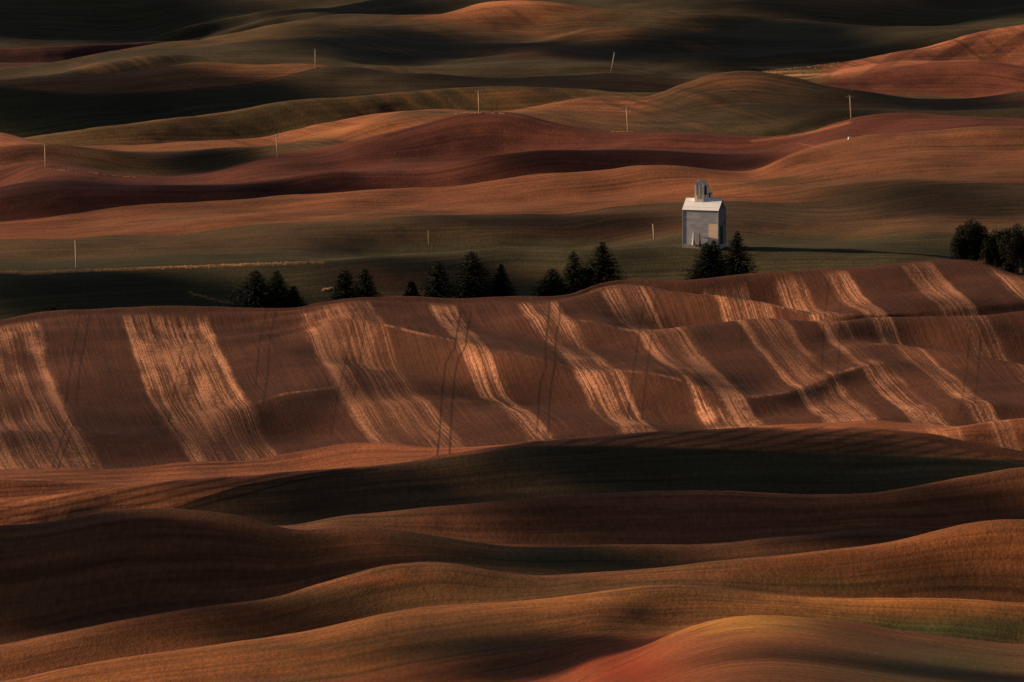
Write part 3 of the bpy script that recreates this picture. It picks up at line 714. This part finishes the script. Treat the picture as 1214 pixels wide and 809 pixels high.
def broadleaf(name, label, u, vtop, half_px, y, seed, trunk_h=.3, group=None, twigs=True, cat='tree', dens=1.0):
    r = random.Random(seed)
    top = at_depth(u, vtop, y); base = Vector((top.x, y, ground_z(top.x, y) - .1)); h = top.z - base.z; W = half_px * y / FPX
    t = thing(name, label, cat, base, 0, group)
    mb = MB(); tips = []
    mb.tube([(0, 0, 0), (.1, 0, h * trunk_h), (0, .1, h * .72)], [h * .028 + .05, h * .02 + .04, .05], 8)
    for k in range(9):
        an = 6.283 * k / 9 + r.uniform(-.3, .3); rr = W * r.uniform(.45, .8); zz = h * r.uniform(.35, .8)
        tip = Vector((math.cos(an) * rr, math.sin(an) * rr, zz)); tips.append(tip)
        mb.tube([(0, 0, h * r.uniform(.12, .4)), tip * .5 + Vector((0, 0, h * .1)), tip], [h * .014 + .02, h * .008 + .01, .02], 6)
    mb.build('trunk', bark, t, True)
    cr = MB(); lobes = [(Vector((0, 0, h * .72)), W * .55, h * .27)] + [(p, W * r.uniform(.28, .46), h * r.uniform(.14, .24)) for p in tips]
    for k in range(12): lobes.append((Vector((r.uniform(-.8, .8) * W, r.uniform(-.6, .6) * W, h * r.uniform(.10, .55))), W * r.uniform(.24, .40), h * r.uniform(.12, .2)))
    for c, a, b in lobes:
        for _ in range(int(dens * (120 + 60 * a * b))):
            d = Vector((r.gauss(0, 1), r.gauss(0, 1), r.gauss(0, 1))).normalized(); q = r.random() ** .4 * (1.18 if r.random() < .12 else 1)
            p = c + Vector((d.x * a, d.y * a, d.z * b)) * q
            if p.z < .1 or p.z > h * 1.0: continue
            blades(cr, r, p, Vector((r.uniform(-1, 1), r.uniform(-1, 1), r.uniform(-.6, .8))).normalized(), r.uniform(.25, .55), r.uniform(.2, .42), r.uniform(0, .3))
    cr.build('crown', leaves_m, t)
    if twigs:
        tw = MB()
        for _ in range(70):
            an = r.uniform(0, 6.283); rr = W * r.uniform(.3, 1.0)
            p0 = Vector((math.cos(an) * rr, math.sin(an) * rr, 0)); p1 = p0 * r.uniform(1.0, 1.15) + Vector((r.uniform(-.3, .3), r.uniform(-.3, .3), h * r.uniform(.15, .42)))
            tw.tube([p0, (p0 + p1) / 2 + Vector((.1, 0, 0)), p1], [.05, .035, .015], 4)
        tw.build('undergrowth_stem', twigs_m, t)['kind'] = 'stuff'
    return t
broadleaf('leafy_tree', 'large round crowned dark tree at the left of the clump by the right edge', 1153, 258.5, 25, yM(1157, 36), 41, .18, 'dark leafy trees at the right edge', dens=2.4)
broadleaf('leafy_tree', 'lower dark tree filling the gap in the clump by the right edge', 1182, 271, 19, yM(1183, 42), 42, .15, 'dark leafy trees at the right edge', dens=2.4)
broadleaf('leafy_tree', 'dark tree with a knobbly top at the right end of the clump', 1206, 264.5, 20, yM(1206, 38), 43, .15, 'dark leafy trees at the right edge', dens=2.4)
broadleaf('shrub', 'dark leafy shrub between the narrow tall conifer and the tallest conifer', 695, 316, 10, yM(695, 30), 44, .15, None, False, 'shrub', 1.6)
broadleaf('shrub', 'low dark shrub alone behind the crest near the left edge', 59, 363.5, 8, yM(59, 12), 45, .15, None, False, 'shrub', 1.2)

# ------------------------------------------------------------------ grain elevator
ye = float(np.interp(832, U, KY[TAG.index('A0')])) - 10
sc_ = ye / FPX                                           # metres per photo pixel there
gx = at_depth(832, 290, ye); gz = min(ground_z(gx.x - 6, ye - 3), ground_z(gx.x + 6, ye), ground_z(gx.x, ye + 5))
ROT = R(-20)
pbase = at_depth(832, 291.5, ye)
el = thing('grain_elevator', 'tall grey metal clad grain elevator with pale roof and weathered cupola', 'grain elevator', (pbase.x + .95, ye + 3.5, pbase.z), ROT)
EW, ED, EH, RH = 44.2 * sc_, 8.3, 42.5 * sc_, 12.5 * sc_
galv = sheet_metal('galvanised_cladding', (.30, .325, .36), (.44, .465, .50), (.24, .20, .17))
shaded_end_m = sheet_metal('shade_toned_end_sheets', (.075, .08, .10), (.13, .135, .16), (.12, .09, .08))  # same cladding in darker tones: shade put into the end wall's colour
roof_m = sheet_metal('pale_roof_sheets', (.76, .82, .87), (.84, .88, .91), (.66, .68, .70), course=1.6, panel=.75, rough=.5)
weathered = simple('weathered_boards', (.80, .77, .73), (.50, .46, .43), (2.2, 2.2, .25))
dark_void = simple('dark_opening', (.03, .03, .034), (.02, .02, .022))
tan_panel = sheet_metal('tan_boarding', (.88, .64, .42), (.92, .70, .48), (.50, .33, .21), course=.55, panel=9)
old_wood = simple('shaded_old_boards', (.24, .21, .19), (.14, .12, .11), (2, 2, .3))
orange_m = simple('ochre_board', (.62, .36, .13), (.50, .28, .10), (1, 1, 1))
concrete = simple('old_concrete', (.34, .31, .28), (.24, .22, .20), (.8, .8, .8))
trim_m = simple('trim_boards', (.46, .46, .46), (.34, .34, .34), (2, 2, 2))
hw, hd = EW / 2, ED / 2
MB().box((0, 0, -.6), (EW + .3, ED + .3, 2.0)).build('foundation', concrete, el)
w = MB()                                                 # shell with gable ends
vs = [(-hw, -hd, .4), (hw, -hd, .4), (hw, hd, .4), (-hw, hd, .4), (-hw, -hd, EH), (hw, -hd, EH), (hw, hd, EH), (-hw, hd, EH), (-hw, 0, EH + RH), (hw, 0, EH + RH)]
w.add(vs, [(0, 1, 5, 4), (1, 2, 6, 9, 5), (2, 3, 7, 6), (3, 0, 4, 8, 7)])
w.build('wall', galv, el)
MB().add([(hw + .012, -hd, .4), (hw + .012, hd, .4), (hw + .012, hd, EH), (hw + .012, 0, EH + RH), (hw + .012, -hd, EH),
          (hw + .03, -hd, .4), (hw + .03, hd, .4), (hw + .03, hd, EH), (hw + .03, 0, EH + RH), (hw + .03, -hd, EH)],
         [(4, 3, 2, 1, 0), (5, 6, 7, 8, 9), (0, 1, 6, 5), (1, 2, 7, 6), (2, 3, 8, 7), (3, 4, 9, 8), (4, 0, 5, 9)]).build('shaded_end_cladding', shaded_end_m, el)
for s in (-1, 1):                                        # two roof slopes as slabs with a small overhang
    oh = .18; n_ = Vector((0, s * RH, hd)).normalized()
    a = Vector((0, s * (hd + oh * .8), EH - oh * .8 * RH / hd)); b = Vector((0, 0, EH + RH)); X = Vector((hw + .22, 0, 0))
    lo_, hi_ = n_ * .06, n_ * .22
    q = [a - X + lo_, a + X + lo_, b + X + lo_, b - X + lo_, a - X + hi_, a + X + hi_, b + X + hi_, b - X + hi_]
    m_ = MB().add(q, [(3, 2, 1, 0), (4, 5, 6, 7), (0, 1, 5, 4), (1, 2, 6, 5), (2, 3, 7, 6), (3, 0, 4, 7)])
    m_.build('roof', roof_m, el)
MB().box((0, 0, EH + RH + .20), (EW + .40, .42, .12)).build('ridge_cap', trim_m, el)
for sx in (-1, 1):
    for sy in (-1, 1): MB().box((sx * (hw + .02), sy * (hd + .02), EH / 2), (.22, .22, EH - .2)).build('corner_board', trim_m, el)
MB().box((hw - 1.55, -hd - .05, 3.8), (3.0, .12, 7.0)).build('boarded_door', tan_panel, el)
dr_ = MB()
dr_.box((hw + .05, -.6, 3.4), (.10, 2.6, 6.0)); dr_.build('drive_door', dark_void, el)
MB().box((hw + .05, .2, EH + 1.0), (.10, 1.1, 1.5)).build('gable_window', dark_void, el)
MB().box((hw + .05, 2.6, EH * .62), (.10, .7, 1.0)).build('side_window', dark_void, el)
def spout(x, mat, top, r):                               # dust collectors against the front wall
    s = MB(); y = -hd - .75
    s.tube([(x, y, .15), (x, y, .5), (x, y, 2.1), (x, y, 2.9), (x, y, top)], [r * .95, r, r * .55, r * .42, r * .40], 12)
    o = s.build('dust_spout', mat, el, True)
    MB().tube([(x, y, top + .003), (x, y, top + .35)], [r * .6, r * .15], 12).build('spout_cap', mat, o, True)
    MB().box((x, y + .35, top - .5), (.12, .62, .12)).build('spout_bracket', dark_void, o)
spout(-2.1, simple('pale_spout', (.50, .47, .45), (.40, .37, .35)), 4.1, .62)
spout(-.05, simple('dark_spout', (.12, .10, .10), (.07, .06, .06)), 3.8, .5)
# cupola: weathered head house in stepped pieces along the roof ridge
cx0 = -hw + 17.0 * sc_
cw, cd = 11.0 * sc_, 3.2
z0 = EH + RH - 1.6
def gabled(mb, xc, wd, dp, z0, z1, rise):
    a, b = xc - wd / 2, xc + wd / 2; d = dp / 2
    mb.add([(a, -d, z0), (b, -d, z0), (b, d, z0), (a, d, z0), (a, -d, z1), (b, -d, z1), (b, d, z1), (a, d, z1), (xc, -d, z1 + rise), (xc, d, z1 + rise)],
           [(0, 1, 5, 8, 4), (1, 2, 6, 5), (2, 3, 7, 9, 6), (3, 0, 4, 7)])
    return mb
ztop = EH + RH + 18.0 * sc_
cup = gabled(MB(), cx0, cw, cd, z0, ztop, 1.0).build('cupola', weathered, el)
for s in (-1, 1):
    n_ = Vector((s * 1.0, 0, cw / 2)).normalized(); a = Vector((cx0 + s * (cw / 2 + .25), 0, ztop - .25 * 2 / cw)); b = Vector((cx0, 0, ztop + 1.0)); Yv = Vector((0, cd / 2 + .25, 0))
    q = [a - Yv + n_ * .03, a + Yv + n_ * .03, b + Yv + n_ * .03, b - Yv + n_ * .03, a - Yv + n_ * .12, a + Yv + n_ * .12, b + Yv + n_ * .12, b - Yv + n_ * .12]
    MB().add(q, [(3, 2, 1, 0), (4, 5, 6, 7), (0, 1, 5, 4), (1, 2, 6, 5), (2, 3, 7, 6), (3, 0, 4, 7)]).build('cupola_roof', weathered, cup)
MB().box((cx0 - .1, -cd / 2 - .05, EH + RH + .9), (1.15, .08, 1.5)).build('ochre_panel', orange_m, cup)
for xx, ww, hh_ in ((-.75, .28, 3.6), (.55, .22, 2.8)): MB().box((cx0 + xx, -cd / 2 - .04, ztop - 2.1), (ww, .07, hh_)).build('missing_board', old_wood, cup)
x2 = cx0 + cw / 2 + 1.9 * sc_
leg = MB().box((x2 + .003, .1, (z0 + ztop - .6) / 2), (3.8 * sc_, 1.9, ztop - .6 - z0)).build('leg_housing', weathered, el)
MB().box((x2 + .05, -.90, ztop - 2.2), (.62, .10, 3.0)).build('opening', dark_void, leg)
MB().box((x2 + .003, .1, ztop - .53), (3.8 * sc_ + .25, 2.2, .14)).build('housing_roof', trim_m, leg)
x3 = x2 + 4.4 * sc_
lt = gabled(MB(), x3, 4.6 * sc_, 1.8, z0, EH + RH + 6.0 * sc_, .9).build('lean_to', weathered, el)
MB().box((x3 + .25, -.94, EH + RH + 4.6 * sc_), (.5, .08, 1.5)).build('opening', dark_void, lt)
for xx in (-.9, .2): MB().tube([(cx0 + xx, .4, ztop + .2), (cx0 + xx, .4, ztop + 1.35)], [.14, .12], 8).build('vent_pipe', trim_m, cup)

# ------------------------------------------------------------------ utility poles
def pole(label, ub, vb, ut, vt, after, before, arm=True, aw=2.4, thick=1.0):
    p = ground_at(ub, vb, after, before); p.z = ground_z(p.x, p.y)
    tp = at_depth(ut, vt, p.y) - p; H = tp.z
    t = thing('utility_pole', label, 'utility pole', p, 0, 'utility poles across the fields')
    n = tp.normalized()
    MB().tube([n * -.6, n * H * .5, n * H], [.22 * thick, .19 * thick, .15 * thick], 8).build('pole', pole_wood, t, True)
    if arm:
        c = n * (H - .45); MB().box(c + Vector((0, -.2, 0)), (aw, .14, .20)).build('crossarm', arm_wood, t)
        for sx in (-.46, -.2, .2, .46):
            q = c + Vector((sx * aw, -.2, .10)); MB().tube([q + Vector((0, 0, .003)), q + Vector((0, 0, .12)), q + Vector((0, 0, .26))], [.05, .08, .04], 8).build('insulator', porcelain, t, True)
        for s in (-1, 1): MB().tube([n * (H - 1.1) + Vector((0, -.2, 0)), c + Vector((s * aw * .3, -.29, -.06))], [.03, .03], 5).build('arm_brace', arm_wood, t)
    else:
        MB().tube([n * H, n * (H + .22)], [.09, .05], 8).build('pole_cap', porcelain, t, True)
    return t
pole('pale pole on the dark ridge below the brown hill, upper left', 374, 80.5, 373.5, 58.5, 'B4_back', 'B5_back', False, thick=1.15)
pole('pole leaning to the right on the far dark ridge, top centre', 724.5, 83, 728.5, 62, 'B4_back', 'B5_back', False, thick=1.2)
pole('pole with crossarm on the summit of the maroon fallow hill', 568, 135, 567, 107.5, 'B1_back', 'B2_back')
pole('pole with short crossarm on the right shoulder of the maroon hill', 744.5, 155, 742.5, 127, 'B1_back', 'B2_back')
pole('pole with crossarm beside the pale bank at the right end of the maroon field', 1009, 140.5, 1007.5, 113.5, 'B1_back', 'B2_back', True, 3.2)
pole('thin distant pole before the striped red hill, upper right', 1009.5, 109, 1009, 94, 'L1', 'B3_back', False, thick=.55)
pole('pole with crossarm on the left flank of the maroon field below the orange slope', 329.5, 187, 327, 160, 'M2', 'B2_back')
pole('pole on the dark red hilltop by the fence at the left edge', 54, 199.5, 53, 172, 'M2', 'B2_back', True, 1.5)
pole('tall pole rising from the pale grass strip, lower left', 90.5, 317.5, 89, 285, 'A0', 'K_back', False)
pole('pole standing left of the grain elevator in the green valley', 775.5, 289.5, 774, 266, 'A0_back', 'K', False, thick=1.1)
pole('faint thin pole in shade above the middle of the tree row', 508, 290, 507.5, 274, 'A0_back', 'K', False, thick=.4)

# ------------------------------------------------------------------ ridge fence, marker box, dry grass
fp = [(58.6, 199), (62, 199), (65.2, 199), (70.5, 199.5), (78.6, 200.5), (87, 202), (97, 204), (108, 206), (119, 207.5)]
fpts = []
for u, v in fp:
    q = ground_at(u, v + 1.0, 'M2', 'B2_back'); q.z = ground_z(q.x, q.y); fpts.append(q)
fo = fpts[0].copy(); fence = thing('wire_fence', 'short run of fence posts along the dark red hilltop at the left edge', 'fence', fo)
for q in fpts:
    MB().tube([q - fo - Vector((0, 0, .3)), q - fo + Vector((0, 0, 1.35))], [.12, .10], 6).build('post', bark, fence)
wr = MB()
for hgt in (.45, .85, 1.2):
    wr.tube([q - fo + Vector((0, -.13, hgt)) for q in fpts], [.012] * len(fpts), 4)
wr.build('wire', bark, fence)
p = ground_at(1007, 183.0, 'B1', 'M2'); p.z = ground_z(p.x, p.y)
bx = thing('equipment_box', 'small white box at the lower end of the ditch, right of centre', 'box', p, R(12))
white_m = simple('white_paint', (.80, .78, .74), (.70, .68, .64))
MB().box((0, 0, .42), (.95, .7, .85)).build('body', white_m, bx)
MB().box((0, 0, .90), (1.08, .82, .08)).build('lid', white_m, bx)
MB().box((0, 0, -.06), (1.15, .9, .24)).build('plinth', concrete, bx)

grass_m = simple('dry_grass_blades', (.52, .33, .17), (.36, .22, .11), (.3, .3, .3))
gm_ = MB(); gr = random.Random(9)
def tufts(line, n, spread_v, h0, h1, after, before):
    pu, pv = P(line)
    for _ in range(n):
        u = gr.uniform(pu[0], pu[-1]); v = float(np.interp(u, pu, pv)) + gr.gauss(0, spread_v)
        q = ground_at(u, v, after, before); z = ground_z(q.x, q.y)
        for _b in range(7):
            a = gr.uniform(0, 3.14); hh = gr.uniform(h0, h1); wv = Vector((math.cos(a), math.sin(a), 0)) * .10; o = Vector((q.x + gr.gauss(0, .35), q.y + gr.gauss(0, .5), z - .05))
            tip = o + Vector((gr.gauss(0, .2), gr.gauss(0, .2), hh))
            gm_.add([o - wv, o + wv, tip + wv * .3, tip - wv * .3], [(0, 1, 2, 3)])
tufts('0:323 35:323.5 100:321.5 200:318 300:314 384:311', 1500, .55, .2, .5, 'M_back', 'A0_back')
tufts('32:325.5 60:324.5', 60, .3, .2, .5, 'M_back', 'A0_back')
tufts('221:348 240:352 262:358 277:361', 70, .9, .2, .55, 'M_back', 'A0_back')
tufts('382:344.5 395:342', 40, .4, .2, .5, 'M_back', 'A0_back')
tufts('56:200 90:203 130:208 160:211', 60, .4, .1, .3, 'M2', 'B2_back')
tufts('540:133 568:134.5 600:135', 60, .4, .15, .4, 'M2', 'B2_back')
tufts('725:154 735:154.5 750:155', 40, .3, .15, .35, 'M2', 'B2_back')
tufts('890:92 930:86 998:77', 300, 3.0, .15, .4, 'B4', 'BR_back')
go = gm_.build('dry_grass', grass_m); go['kind'] = 'stuff'
